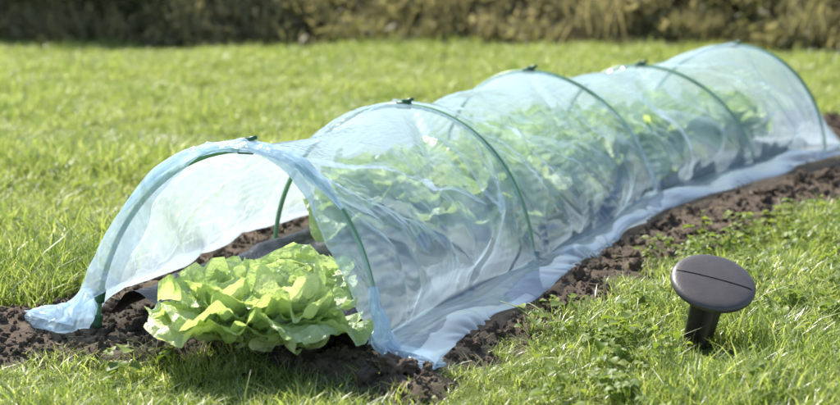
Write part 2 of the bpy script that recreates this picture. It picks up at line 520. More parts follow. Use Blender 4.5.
# bits of straw and root lying on the soil
sb_ = MB(); cnt = 0
while cnt < 170:
    x0, y0 = RNG.uniform(-1.1, 1.6), RNG.uniform(2.65, 4.8)
    if poly_sd(np.array([[x0, y0]]))[0] < .0 or poly_sd(np.array([[x0, y0]]), HEM)[0] > -.01: continue
    z0 = float(soil_z(np.array([x0]), np.array([y0]))[0][0]) + .006
    a_, l_ = RNG.uniform(0, 6.28), RNG.uniform(.012, .045)
    t_ = np.linspace(-.5, .5, 5)
    sb_.tube(np.stack([x0 + np.cos(a_) * l_ * t_ + .004 * t_ ** 2, y0 + np.sin(a_) * l_ * t_ + RNG.normal() * .008 * t_ ** 2, z0 + .004 * RNG.random() + RNG.normal() * .006 * t_], -1), RNG.uniform(.0005, .0011), 5)
    cnt += 1
tag(obj('straw_bits', sb_.mesh('straw_bits'), M['straw']), kind='stuff')

# the one big clod holding the film corner down
cm = ico_clod('soil_clod', 555, 4)
v = np.array([q.co[:] for q in cm.vertices]); v *= (1 + .06 * fbm(v, 7, 12, 3))[:, None]
cm.vertices.foreach_set('co', (v * np.array([.030, .024, .026])).astype(np.float32).ravel())
tag(obj('soil_clod', cm, M['soil'], loc=(-.040, 2.752, .024)), 'single large dark soil clod at the front right corner of the clear film', 'clod')

# ------------------------------------------------------------------ hoops
def hoop_frame(k):
    (lx, ly), (rx, ry), sh, H = HOOPS[k]
    L, R = np.array([lx, ly, 0.]), np.array([rx, ry, 0.])
    n = (R - L); a = np.linalg.norm(n) / 2; n /= 2 * a
    return (L + R) / 2, n, a, sh, H

def hoop_curve(k, th, grow=0.0):
    """th 0 = left foot .. pi = right foot"""
    c, n, a, sh, H = hoop_frame(k)
    s = np.sin(th); co = -np.cos(th)
    x = co * (a + grow) + sh * s ** 1.5
    z = (H + grow) * s
    return c + n * x[..., None] + np.array([0, 0, 1.]) * z[..., None]

ordinal = ['first hoop, at the open front end', 'second hoop from the open front end', 'middle hoop of the five', 'fourth hoop from the open end', 'last hoop, at the closed far end']
TR = .0058
for k in range(5):
    c, n, a, sh, H = hoop_frame(k)
    t = thing('tunnel_hoop', 'green plastic arch under the clear film, ' + ordinal[k], 'hoop', tuple(c), 'green hoops of the tunnel')
    th = np.linspace(0, math.pi, 61)
    path = hoop_curve(k, th) - c
    path = np.concatenate([path[:1] + [0, 0, -.06], path, path[-1:] + [0, 0, -.06]])
    obj('tube', MB().tube(path, TR, 12).mesh('hoop_tube'), M['hoop'], t)
    # clip riding on the apex: saddle ring + a little knob lever
    axis_t = np.array([n[1] * -1, n[0], 0])
    cl = MB()
    up = hoop_curve(k, np.linspace(math.pi / 2 - .05, math.pi / 2 + .05, 7)) - c
    cl.tube(up + [0, 0, .001], TR + .0035, 12)
    top = up[3] + [0, 0, TR + .003] + (np.array([0, -.004, .010]) if k == 0 else 0)
    obj('clip', cl.mesh('hoop_clip'), M['clip'], t)
    kb = MB()
    dirv = np.array([.75, -.45, .25]) if k != 3 else np.array([.5, -.3, .15])
    dirv /= np.linalg.norm(dirv)
    kb.tube(np.array([top - dirv * .004, top + dirv * .012, top + dirv * .026]), np.array([.0045, .0045, .0038]), 10)
    kb.tube(np.array([top - [0, 0, .006], top + [0, 0, .005]]), np.array([.007, .0055]), 10)
    obj('clip_lever', kb.mesh('clip_lever'), M['clip'], t)
    if k == 0:
        for th0, d in ((.195, (-1, -.25, .02)), (math.pi - .055, (1, -.35, .05))):
            p = hoop_curve(0, np.linspace(th0 - .035, th0 + .035, 5)) - c
            q = p[2]; d = np.array(d) / np.linalg.norm(d)
            b = MB().tube(p, TR + .004, 12)
            b.tube(np.array([q - d * .004, q + d * .014, q + d * .026]), np.array([.005, .005, .0042]), 10)
            obj('side_clip', b.mesh('side_clip'), M['clip'], t)
    for e in (0, -1):
        f = hoop_curve(k, np.linspace(.02, .09, 5) if e == 0 else np.linspace(math.pi - .09, math.pi - .02, 5)) - c
        obj('foot_sleeve', MB().tube(f, TR + .0026, 12).mesh('foot_sleeve'), M['clip'], t)

# ------------------------------------------------------------------ clear film: lay out, gather, relax
GATHER_R = [(.10, .07, .12), (.40, .05, .12), (.76, .11, .14), (1.02, .06, .12), (1.33, .08, .13), (1.58, .06, .10), (1.86, .07, .12), (2.32, .09, .12), (2.58, .05, .09)]
GATHER_L = [(.20, .07, .12), (.50, .07, .12), (.75, .09, .12), (1.15, .09, .13), (1.62, .07, .12), (2.3, .07, .12)]

def upsample(G, n_r, n_c):
    def cub(A, n):
        m = A.shape[0]; t = np.linspace(0, m - 1, n); i = np.clip(np.floor(t).astype(int), 0, m - 2); f = (t - i)[:, None, None]
        p0, p1, p2, p3 = A[np.maximum(i - 1, 0)], A[i], A[i + 1], A[np.minimum(i + 2, m - 1)]
        return p1 + .5 * f * (p2 - p0 + f * (2 * p0 - 5 * p1 + 4 * p2 - p3 + f * (3 * (p1 - p2) + p3 - p0)))
    G = cub(G, n_r)
    return cub(G.transpose(1, 0, 2), n_c).transpose(1, 0, 2)

def build_film():
    nst = 270                           # rows between first and last hoop
    sk = np.array([0, .74, 1.62, 2.30, 2.70])
    send = .16
    srow = np.linspace(0, sk[-1] + send, nst + 10)
    nf = 20                             # rows in front of the first hoop
    NA, NL, NR = 104, 12, 22
    th = np.linspace(.0, math.pi, NA)
    cols = NL + NA + NR
    C = [hoop_frame(k) for k in range(5)]
    rows = []
    tdir0 = np.array([.477, .879, 0.])
    hemL_w, hemR_w = [], []
    def profile(s):
        k = int(np.clip(np.searchsorted(sk, s, 'right') - 1, 0, 3))
        f = (s - sk[k]) / (sk[k + 1] - sk[k])
        fc = min(f, 1.0)
        g = TR * .45
        p = hoop_curve(k, th, g) * (1 - fc) + hoop_curve(k + 1, th, g) * fc
        if f > 1: p = p + (f - 1) * (sk[4] - sk[3]) * np.array([.55, .83, 0])
        n = C[k][1] * (1 - fc) + C[k + 1][1] * fc
        return p, n, fc
    for s in srow:
        p, n, f = profile(s)
        bow = math.sin(math.pi * f) if s < sk[-1] else 0
        wr = np.interp(s, [0, .25, .5, .74, 1.2, 1.45, 1.62, 1.9, 2.3, 2.7], [.145, .145, .14, .10, .085, .12, .14, .165, .18, .15])
        wl = .10 + .012 * vnoise(np.array([s * 3.1, 7.3, 0]), 1, 4)
        if s > sk[-1]:                  # closing end: film falls to the ground behind the last hoop
            q = (s - sk[-1]) / send
            zf = (1 - q ** 1.3)
            p = p.copy(); p[:, 2] *= zf
        a = np.linspace(0, 1, NL + 1)[:-1][::-1] * 0 + np.linspace(1, 0, NL, endpoint=False)
        left = p[0] - n * (wl * a)[:, None]; left[:, 2] = .004
        # the far wall runs straight down and outwards to its hem
        th0 = .62
        i_th = int(th0 / math.pi * NA)
        top = p[i_th]; hem = p[0] - n * wl; hem[2] = .004
        full = np.concatenate([left, p[:i_th]]); m_ = len(full)
        kq = np.linspace(0, 1, m_, endpoint=False)[:, None]
        straight = hem * (1 - kq) + top * kq
        wgt = np.clip(s / .16, 0, 1) * .92
        full = full * (1 - wgt) + straight * wgt
        left = full[:NL]; p = np.concatenate([full[NL:], p[i_th:]])
        b = np.linspace(0, 1, NR + 1)[1:]
        right = p[-1] + n * (wr * b)[:, None]; right[:, 2] = .004
        # flare of the skirt between the hoops
        rows.append(np.concatenate([left, p, right]))
    main = np.array(rows)
    # front part
    p0 = rows[0]
    n0 = C[0][1]
    front = []
    thc = np.concatenate([np.zeros(NL), th, np.full(NR, math.pi)])
    left_k = np.clip(1 - thc / 1.25, 0, 1) ** 1.0
    right_k = np.clip((thc - (math.pi - 1.0)) / 1.0, 0, 1) ** 1.4
    arc_n = np.stack([-np.cos(thc) * n0[0], -np.cos(thc) * n0[1], np.sin(thc)], -1)
    aL = np.concatenate([np.linspace(1, 0, NL, endpoint=False), np.zeros(NA + NR)])
    bR = np.concatenate([np.zeros(NL + NA), np.linspace(0, 1, NR + 1)[1:]])
    for r in range(1, nf + 1):
        q = r / nf
        # upper arch: goes forward, then is rolled back outwards over itself
        d_up = .050 * math.sin(math.pi * .80 * q); o_up = .003 + .016 * q ** 1.3
        d_lo = .065 * q; o_lo = .026 * math.sin(math.pi * min(1, q * 1.05)) - .088 * q ** 1.6 * np.clip(np.cos(thc), 0, 1) ** .6 * np.clip((thc - .12) / .3, 0, 1)
        lk = np.clip((1.45 - thc) / .6, 0, 1)
        d = d_up * (1 - lk) + d_lo * lk
        o = o_up * (1 - lk) + o_lo * lk
        d = d + .075 * q * np.exp(-((thc - 2.45) / .42) ** 2) * (np.arange(cols) < NL + NA) + (np.array(right_k) * (.045 * q - d))
        o = o * (1 - right_k) + .004 * right_k
        P = p0 - tdir0 * d[:, None] + arc_n * o[:, None]
        # left bulge
        bul = np.exp(-((thc - .55) / .4) ** 2) * .010 * math.sin(math.pi * min(1, q * 1.1))
        P = P + arc_n * bul[:, None]
        # ground aprons at the front
        tail = np.array([-.80, 3.11, .004]); cor = np.array([.03, 2.745, .004])
        kl = (aL * q ** .8)[:, None]; P = P * (1 - kl) + (tail + np.array([.05, -.06, 0]) * (q - .3)) * kl
        kr = (bR ** 1.0 * q ** .9)[:, None]; P = P * (1 - kr) + cor * kr
        P = P + tdir0 * (vnoise(np.stack([thc * 2.6, thc * 0, thc * 0], -1), 1, 88) * .022 * q + vnoise(np.stack([thc * 8, thc * 0, thc * 0], -1), 1, 89) * .009 * q)[:, None]
        P[:, 2] = np.maximum(P[:, 2], .004)
        front.append(P)
    pos = np.concatenate([np.array(front[::-1]), main])
    R, Cc = pos.shape[:2]
    rest0 = pos.copy()
    i0 = nf
    hrow = [i0 + int(round(x / srow[-1] * (len(srow) - 1))) for x in sk]
    # ---- pins
    inv = np.ones((R, Cc))
    thg = np.broadcast_to(thc, (R, Cc))
    arc = (np.arange(Cc) >= NL) & (np.arange(Cc) < NL + NA)
    for kk_, hr in enumerate(hrow):
        lo = .62 if kk_ == 0 else .12
        hi = math.pi - (.10 if kk_ == 0 else .06)
        inv[hr, arc & (thc > lo) & (thc < hi)] = 0
    inv[:, 0] = 0; inv[:, -1] = 0
    inv[:, 1] = .3; inv[:, -2] = .3
    inv[-1, :] = 0
    inv[:nf, :] = .35
    inv[0, :] = 0
    inv[:, 0] = 0; inv[:, -1] = 0
    inv[hrow[1], :NL + 6] = .3
    # rest lengths with a little slack
    slack_u, slack_v = 1.012, 1.010
    # ---- gather the hems: bunch material along the tunnel
    S = np.cumsum(np.concatenate([[0], np.linalg.norm(np.diff(pos[:, -1], axis=0), axis=1)]))
    idx = np.arange(R)
    rng = np.random.default_rng(5)
    def gathered(col, side):
        line = pos[:, col].copy()
        sm = line.copy()
        # bunching: remap the row parameter
        g = np.zeros(R)
        for c0, amp, wd in (GATHER_R if side > 0 else GATHER_L):
            amp *= .40; c0 = i0 + c0 / srow[-1] * (len(srow) - 1); wd = wd / srow[-1] * (len(srow) - 1); amp = amp / srow[-1] * (len(srow) - 1)
            x = (idx - c0) / wd
            g += -amp * x * np.exp(-.5 * x * x)
        par = np.clip(idx + g, 0, R - 1)
        par[0] = 0; par[-1] = R - 1
        out = np.stack([np.interp(par, idx, sm[:, d]) for d in range(3)], -1)
        nz = xyz(out[:, 0], out[:, 1])
        out[:, 2] = .004 + .004 * np.clip(vnoise(nz, 11, 71 + side), 0, 1)
        w = .020 * vnoise(nz, 5.0, 73 + side) + .003 * vnoise(nz, 13, 75 + side)
        return out + np.array([.9, -.42, 0]) * w[:, None] * side
    hl, hr_ = gathered(0, -1), gathered(Cc - 1, 1)
    dl, dr = hl - pos[:, 0], hr_ - pos[:, -1]
    wL = np.clip(1 - np.arange(Cc) / (NL + 16), 0, 1)[None, :, None]
    wR = np.clip(1 - (Cc - 1 - np.arange(Cc)) / (NR + 16), 0, 1)[None, :, None]
    pos = pos + np.where(inv[..., None] > 0, 1, 0) * (dl[:, None] * wL + dr[:, None] * wR)
    pos[:, 0] = hl; pos[:, -1] = hr_; pos[-1] = pos[-1]
    # seed of wrinkles
    nrm = np.cross(np.gradient(pos, axis=0), np.gradient(pos, axis=1)); nrm /= np.linalg.norm(nrm, axis=-1, keepdims=True) + 1e-9
    sgn = np.sign((nrm[:, Cc // 2, 2]).mean()); nrm *= sgn
    w1 = vnoise(pos * np.array([1, 1, .35]), 7, 201) * .006
    pos = pos + nrm * (w1 * (inv > 0))[..., None]
    fr = (np.arange(R) < i0)[:, None] * 1.0
    pos = pos + fr[..., None] * nrm * (vnoise(pos, 22, 203) * .004)[..., None] * (inv > 0)[..., None]
    # ---- constraints
    cons = []
    def add(sl_a, sl_b, stiff, slack):
        L0 = np.linalg.norm(rest0[sl_a] - rest0[sl_b], axis=-1) * slack
        cons.append((sl_a, sl_b, L0, stiff))
    A = slice(None)
    for o_ in (0, 1):
        na = (R - o_) // 2
        add((slice(o_, o_ + 2 * na - 1, 2), A), (slice(o_ + 1, o_ + 2 * na, 2), A), 1.0, slack_u)
        nb = (Cc - o_) // 2
        add((A, slice(o_, o_ + 2 * nb - 1, 2)), (A, slice(o_ + 1, o_ + 2 * nb, 2)), 1.0, slack_v)
    for o_ in (0, 1):
        na = (R - o_) // 2
        ra, rb = slice(o_, o_ + 2 * na - 1, 2), slice(o_ + 1, o_ + 2 * na, 2)
        add((ra, slice(0, Cc - 1)), (rb, slice(1, Cc)), .35, 1.012)
        add((ra, slice(1, Cc)), (rb, slice(0, Cc - 1)), .35, 1.012)
    for o_ in (0, 1):
        def sp(n_, o):
            st = np.arange(o * 2, n_ - 2, 4)
            st = np.concatenate([st, st + 1]); st = st[st + 2 < n_]
            return np.sort(st)
        ia = sp(R, o_); ib = sp(Cc, o_)
        add((ia, A), (ia + 2, A), .5, 1.0)
        add((A, ib), (A, ib + 2), .5, 1.0)
    for span, st_ in ((5, .30), (9, .16)):
        for (n_, ax_) in ((R, 0), (Cc, 1)):
            for o_ in (0, 1):
                st = np.concatenate([np.arange(b_, min(b_ + span, n_ - span)) for b_ in range(o_ * span, n_ - span, 2 * span)])
                if ax_ == 0: add((st, A), (st + span, A), st_, 1.004)
                else: add((A, st), (A, st + span), st_, 1.002)
    vel = np.zeros_like(pos)
    prev = pos.copy()
    dt_g = np.array([0, 0, -.000010])
    free = (inv > 0)[..., None]
    for it in range(260):
        v = (pos - prev) * .93
        prev = pos.copy()
        pos = pos + free * (v + dt_g)
        for a, b, L0, st in cons:
            d = pos[b] - pos[a]
            l = np.linalg.norm(d, axis=-1) + 1e-9
            wa, wb = inv[a], inv[b]
            ws = wa + wb
            c = st * (l - L0) / l / np.where(ws > 0, ws, 1)
            pos[a] += d * (c * wa)[..., None]
            pos[b] -= d * (c * wb)[..., None]
        pos[..., 2] = np.maximum(pos[..., 2], np.where(inv > 0, .003, -1))
        # keep outside the hoops
        if it % 4 == 0:
            for kk_, hr in enumerate(hrow):
                r0, r1 = max(0, hr - 4), min(R, hr + 5)
                if kk_ == 0: r0 = 0
                c, n, a_, sh, H = C[kk_]
                sub = pos[r0:r1]
                rel = sub - c
                tt = np.array([-n[1], n[0], 0])
                dp = np.abs(rel @ tt)
                x = rel @ n; z = rel[..., 2]
                s_ = np.clip(z / H, 0, 1)
                xx = (x - sh * s_ ** 1.5) / (a_ + TR); zz = z / (H + TR)
                rad = np.sqrt(xx * xx + zz * zz)
                push = (dp < TR * 1.6) & (rad < 1) & (rad > .9) & (inv[r0:r1] > 0)
                fac = np.where(push, (1 / np.maximum(rad, .5) - 1), 0)
                sub = sub + n * (x * fac)[..., None] + np.array([0, 0, 1]) * (z * fac)[..., None]
                pos[r0:r1] = sub
    # ---- finer sheet with tension creases
    Rn, Cn = R * 3 - 2, Cc * 3 - 2
    pos = upsample(pos, Rn, Cn)
    gi = np.linspace(0, R - 1, Rn); gj = np.linspace(0, Cc - 1, Cn)
    sm_ = (gi - i0) / (len(srow) - 1) * srow[-1]            # metres along the tunnel
    arcl = (gj - NL) / (NA - 1)                              # 0 left foot .. 1 right foot
    U = np.broadcast_to(sm_[:, None], (Rn, Cn)); V = np.broadcast_to(arcl[None], (Rn, Cn)) * .98
    nrm = np.cross(np.gradient(pos, axis=0), np.gradient(pos, axis=1)); nrm /= np.linalg.norm(nrm, axis=-1, keepdims=True) + 1e-9
    if nrm[i0 * 3:, Cn // 2, 2].mean() < 0: nrm = -nrm
    rg = np.random.default_rng(21)
    D = np.zeros((Rn, Cn))
    def crease(a, b, amp, wd, bend=0.0):
        a, b = np.array(a, float), np.array(b, float)
        a[1] *= .98; b[1] *= .98
        e = b - a; L = np.linalg.norm(e); e /= L; nn_ = np.array([-e[1], e[0]])
        x = (U - a[0]) * e[0] + (V - a[1]) * e[1]
        t = np.clip(x / L, 0, 1)
        y = (U - a[0]) * nn_[0] + (V - a[1]) * nn_[1] - bend * L * np.sin(np.pi * t)
        y = y + .002 * np.sin(t * 9 + amp * 4000)
        w_ = wd * (.30 + .70 * t)
        end = np.clip(x / (.22 * L), 0, 1) * np.clip((L - x) / (.40 * L), 0, 1)
        yy = np.where(y > 0, y / w_, -y / (w_ * .6))
        tent = np.sqrt(np.clip(1 - yy, 0, 1) ** 2 + .0004) - .02
        prof = tent * (1 - .35 * yy) * (yy < 1)
        D[...] = D + amp * prof * end
    # fans rising from the gathered spots of the near hem
    for c0, amp, wd in GATHER_R:
        for k in range(5):
            du = rg.normal() * .16; top = rg.uniform(.50, .86)
            crease((c0 + rg.normal() * .012, 1.07), (c0 + du, top), rg.choice([-1, 1, 1]) * rg.uniform(.006, .014), rg.uniform(.035, .085), rg.normal() * .015)
    for c0, amp, wd in GATHER_L:
        for k in range(4):
            crease((c0 + rg.normal() * .012, -.05), (c0 + rg.normal() * .16, rg.uniform(.15, .45)), rg.choice([-1, 1]) * rg.uniform(.005, .011), rg.uniform(.025, .06), rg.normal() * .05)
    # pulls from the hoop tops towards the next feet, as in taut film
    for k in range(4):
        s0, s1 = sk[k], sk[k + 1]
        L_ = s1 - s0
        for (ua, va, ub, vb) in ((0, .55, .95, .92), (0, .60, .55, .97), (1, .52, .25, .90), (1, .62, .55, 1.0), (0, .50, .7, .70), (1, .47, .3, .25), (0, .47, .6, .2), (1, .75, .35, 1.0), (0, .72, .35, 1.02)):
            crease((s0 + ua * L_ + .02 * (1 - 2 * ua), va + rg.normal() * .02), (s0 + (ub + rg.normal() * .06) * L_, vb), rg.choice([-1, 1]) * rg.uniform(.008, .018), rg.uniform(.05, .12), rg.normal() * .010)
    for k in range(4):                                      # the sheet slumps a little between the hoops
        f_ = np.clip((sm_ - sk[k]) / (sk[k + 1] - sk[k]), 0, 1)
        D -= (np.sin(np.pi * f_ ** (.8, 1.3, .9, 1.0)[k]) ** 1.5 * (.004, .008, .009, .003)[k])[:, None] * np.exp(-((arcl - (.50, .46, .5, .5)[k]) / .26) ** 2)[None]
    near_hoop = np.ones(Rn)
    for hr in hrow: near_hoop *= 1 - .9 * np.exp(-((gi - hr) / 2.2) ** 2)
    ground = np.clip(pos[..., 2] / .03, .25, 1)
    D *= near_hoop[:, None] * ground
    D += vnoise(pos * np.array([1, 1, .6]), 9, 210) * .0025 * near_hoop[:, None] + vnoise(pos * np.array([1, 1, .7]), 4.6, 216) * .013 * near_hoop[:, None]
    pos = pos + nrm * D[..., None]
    # the near hem lies on the soil as one soft puffed band
    ap = np.clip((gj - (NL + NA - 1)) / NR, 0, 1)[None, :] * np.ones((Rn, 1))
    for _ in range(10):
        sm3 = pos.copy(); sm3[1:-1, 1:-1] = (pos[:-2, 1:-1] + pos[2:, 1:-1] + pos[1:-1, :-2] + pos[1:-1, 2:]) / 4
        wsm = np.clip(ap * 5, 0, 1)[..., None]
        pos = pos * (1 - wsm) + sm3 * wsm
    puff = np.clip(np.sin(np.pi * np.clip((ap - .22) / .78, 0, 1)), 0, 1) ** .7
    q3 = xyz(pos[..., 0], pos[..., 1])
    pos[..., 2] += puff * (.020 + .008 * vnoise(q3, 6, 211) + .002 * vnoise(q3, 17, 212)) * np.clip((gi[:, None] - i0 * .4) / i0, .15, 1)
    lift = np.clip(1 - pos[..., 2] / .10, 0, 1)
    pos[..., 2] += .025 * lift + .004 * vnoise(q3, 5, 215) * lift
    lay = np.clip((ap - .18) * 6, 0, 1)
    edge = np.clip(1 - gi / (i0 * .55), 0, 1)[:, None] * np.ones((1, Cn))
    left = np.clip(-arcl / .06, 0, 1)[None] * np.ones((Rn, 1))
    return pos, np.maximum(np.maximum(lay, edge * .8), left * .8)
FILM, FDIM = build_film()
me = mesh_np('film_cover', FILM, grid_quads(*FILM.shape[:2]))
add_attr(me, 'layers', FDIM)
film = obj('film_cover', me, M['film'])
tag(film, 'clear bluish plastic film stretched over the green hoops as a low tunnel', 'tunnel film')

def crumpled_roll(name, path, wa, wb, seed, amp, n=420, m=64):
    """a bunched-up roll of film: closed crumpled tube with an oval section (wa along the tunnel, wb across)"""
    path = np.asarray(path, float)
    d = np.concatenate([[0], np.cumsum(np.linalg.norm(np.diff(path, axis=0), axis=1))])
    s = np.linspace(0, d[-1], n)
    P = np.stack([np.interp(s, d, path[:, k]) for k in range(3)], -1)
    for _ in range(6): P[1:-1] = (P[:-2] + 2 * P[1:-1] + P[2:]) / 4
    tan = np.gradient(P, axis=0); tan /= np.linalg.norm(tan, axis=1)[:, None]
    fw = np.array([-.477, -.879, 0.]); fw = fw - tan * (tan @ fw)[:, None]; fw /= np.linalg.norm(fw, axis=1)[:, None]
    ou = np.cross(tan, fw)
    a = np.linspace(0, 2 * math.pi, m, endpoint=False)
    A = np.interp(s / d[-1], np.linspace(0, 1, len(wa)), wa); B = np.interp(s / d[-1], np.linspace(0, 1, len(wb)), wb)
    q = np.stack([np.broadcast_to(s[:, None] * .16, (n, m)), np.cos(a)[None] * .02 + 0 * s[:, None], np.sin(a)[None] * .02 + seed + 0 * s[:, None]], -1)
    k = 1 + amp * (1.2 * (.42 - np.abs(vnoise(q, 95, seed))) + .7 * (.42 - np.abs(vnoise(q, 210, seed + 1))) + .5 * vnoise(q * np.array([4, 1, 1]), 50, seed + 2))
    V = P[:, None] + fw[:, None] * (np.cos(a)[None, :, None] * A[:, None, None] * k[..., None]) + ou[:, None] * (np.sin(a)[None, :, None] * B[:, None, None] * k[..., None])
    V[..., 2] = np.maximum(V[..., 2], .006)
    i = np.arange(n - 1)[:, None]; j = np.arange(m)[None]
    Q = np.stack([i * m + j, i * m + (j + 1) % m, (i + 1) * m + (j + 1) % m, (i + 1) * m + j], -1).reshape(-1, 4)
    me = mesh_np(name, V, Q)
    add_attr(me, 'layers', np.full(n * m, .9))
    return obj(name, me, M['film'], film)

# bunched front edge riding just in front of the first hoop
back = np.array([-.477, -.879, 0.])
th_ = np.linspace(.70, 2.35, 40)
pth = hoop_curve(0, th_, TR + .005) + back * .016
crumpled_roll('rolled_edge', pth, [.007, .010, .013, .016, .017, .017, .014, .004], [.003, .004, .006, .007, .008, .008, .006, .002], 7, .85)
# loose bunched tail on the soil beside the left foot of the first hoop
crumpled_roll('bunched_tail', [(-.775, 3.115, .014), (-.755, 3.10, .020), (-.72, 3.075, .022), (-.685, 3.055, .026), (-.66, 3.04, .04), (-.645, 3.035, .09)],
              [.016, .030, .036, .040, .034, .014], [.010, .020, .022, .026, .022, .008], 19, .42, 220, 64)
# gathered corner at the right foot of the first hoop
crumpled_roll('gathered_corner', [(-.085, 2.895, .13), (-.078, 2.875, .08), (-.066, 2.85, .035), (-.04, 2.825, .016), (.0, 2.81, .012), (.035, 2.83, .010)],
              [.010, .016, .024, .030, .034, .022], [.004, .007, .010, .010, .008, .006], 29, .8, 220, 64)

# ------------------------------------------------------------------ black mulch film under the lettuces
def build_mulch():
    ctr = [(hoop_frame(k)[0]) for k in range(5)]
    line = np.array([ctr[0] + (ctr[0] - ctr[1]) * .03] + ctr[0:1] + ctr[1:])
    d = np.concatenate([[0], np.cumsum(np.linalg.norm(np.diff(line, axis=0), axis=1))])
    s = np.linspace(0, d[-1], 220)
    P = np.stack([np.interp(s, d, line[:, k]) for k in range(3)], -1)
    n = np.array([.95, -.31, 0])
    w = np.linspace(-1, 1, 44)
    wl = .250 + .022 * vnoise(np.stack([s * 3, s * 0, s * 0], -1), 1, 301)
    wr = .262 + .022 * vnoise(np.stack([s * 3, s * 0 + 4, s * 0], -1), 1, 302)
    off = np.where(w[None, :] < 0, w[None, :] * wl[:, None], w[None, :] * wr[:, None])
    Q = P[:, None, :] + n * off[..., None]
    # the loose front corner pulled out to the left and to the right
    f = np.clip(1 - s / .35, 0, 1)[:, None]
    Q[..., 1] += f * np.clip(w, 0, 1)[None] ** 2 * -.02 + f * np.clip(-w, 0, 1)[None] ** 2 * .03
    z = .040 + .014 * vnoise(Q, 7, 303) + .010 * np.abs(vnoise(Q * np.array([1, .5, 1]), 17, 304)) + .003 * vnoise(Q, 40, 306)
    edge = np.abs(w)[None, :] ** 6
    z = z - edge * .010 + (1 - w[None, :] ** 2) * .022
    z += np.exp(-((w[None] + .80) / .13) ** 2) * .034 + np.exp(-((w[None] - .82) / .14) ** 2) * .020
    Q[..., 2] = z
    return Q
Q = build_mulch()
tag(obj('mulch_sheet', mesh_np('mulch_sheet', Q, grid_quads(*Q.shape[:2])), M['mulch']),
    'black plastic mulch sheet lying on the soil under the lettuces', 'mulch sheet')

# ------------------------------------------------------------------ lettuces
def leaf(L, W, e0, e1, cup, ruf, seed, nt=22, nw=19, tip=1.0):
    t = np.linspace(0, 1, nt)[:, None]; w = np.linspace(-1, 1, nw)[None, :]
    ang = np.radians(e0 + (e1 - e0) * t ** 1.2)
    dt = L / (nt - 1)
    cx = np.cumsum(np.cos(ang), 0) * dt; cz = np.cumsum(np.sin(ang), 0) * dt
    wd = W * (np.sin(np.pi * (0.10 + .86 * t ** .75)) ** .62) * (1 - .10 * np.exp(-((t - 1) / .05) ** 2))
    y = w * wd * (1 - .12 * w * w)
    nx, nz = -np.sin(ang), np.cos(ang)
    P = np.stack([cx + 0 * w, 0 * t + y, cz + 0 * w], -1)
    uv = np.stack([t * L * 1.0 + 0 * w, y + 0 * t, np.full_like(y, seed * .731)], -1)
    edge = np.clip(np.maximum(np.abs(w) ** 2.2, t ** 4), 0, 1) * np.clip(t * 1.6, 0, 1)
    phase = np.arctan2(y + 1e-6, (t - .35) * L)
    disp = cup * W * w * w * (1 - .3 * t)
    disp = disp + ruf * edge * (vnoise(uv, 20, seed) * .9 + vnoise(uv, 55, seed + 1) * .5)
    disp = disp + ruf * .75 * edge * np.sin(phase * 5 + seed)
    bl = .5 - np.abs(vnoise(uv, 36, seed + 2))
    disp = disp + .019 * bl * np.clip(t * 2, 0, 1) * (1 - .5 * edge) + .006 * (.5 - np.abs(vnoise(uv, 85, seed + 3)))
    disp = disp - .008 * np.exp(-(w / .10) ** 2) * (1 - t)            # midrib groove
    P[..., 0] += nx * disp; P[..., 2] += nz * disp
    P[..., 1] += edge * ruf * .6 * vnoise(uv, 30, seed + 5)
    rib = np.exp(-(w / .12) ** 2) * (1 - t) ** .8
    tint = np.clip(.42 + .40 * rib + .25 * vnoise(uv, 20, seed + 6) + 0 * t, 0, 1)
    return P, tint

def lettuce_meshes(seed, R0=.15, hi=False):
    rng = np.random.default_rng(seed)
    nt, nw = (32, 29) if hi else (18, 15)
    parts = {}
    for part, rings in (('outer_leaves', [(6, 1.0, 44, -30, .16, .024, .0), (6, .95, 60, 2, .24, .023, .15), (6, .90, 72, 34, .34, .020, .30)]),
                        ('heart', [(6, .74, 80, 58, .38, .012, .55), (5, .62, 92, 92, .5, .011, .7), (4, .50, 102, 118, .6, .010, .85)])):
        mb = MB(); tints = []
        for (cnt, ls, e0, e1, cup, ruf, tb) in rings:
            a0 = rng.random() * 6.28
            for i in range(cnt):
                a = a0 + i * 6.283 / cnt + rng.normal() * .16
                L = R0 * 1.18 * ls * rng.uniform(.88, 1.12); W = R0 * .74 * (.75 + .25 * ls) * rng.uniform(.85, 1.15)
                P, ti = leaf(L, W, e0 + rng.normal() * 6, e1 + rng.normal() * 14, cup, ruf * rng.uniform(.7, 1.3), int(rng.integers(1, 9999)), nt, nw)
                roll = rng.normal() * .18
                y, z = P[..., 1].copy(), P[..., 2].copy()
                P[..., 1] = y * math.cos(roll) - z * math.sin(roll) * .3; P[..., 2] = z + y * math.sin(roll) * .6
                P[..., 0] += .012; P[..., 2] += .012
                x, y = P[..., 0].copy(), P[..., 1].copy()
                P[..., 0] = x * math.cos(a) - y * math.sin(a); P[..., 1] = x * math.sin(a) + y * math.cos(a)
                P[..., 2] = np.maximum(P[..., 2], .003 + .012 * np.abs(vnoise(P, 30, 9)))
                mb.add(P, grid_quads(nt, nw)); tints.append((ti * .7 + tb * .60 + rng.normal() * .06).ravel())  # inner leaves are paler, and lifted further in colour to look sunlit
        me = mb.mesh('lettuce_' + part)
        add_attr(me, 'tint', np.clip(np.concatenate(tints), 0, 1))
        me.materials.append(M['lettuce'])
        parts[part] = me
    return parts
LOW = [lettuce_meshes(40 + k, .165) for k in range(4)]
HIGH = [lettuce_meshes(80 + k, .150, True) for k in range(3)]

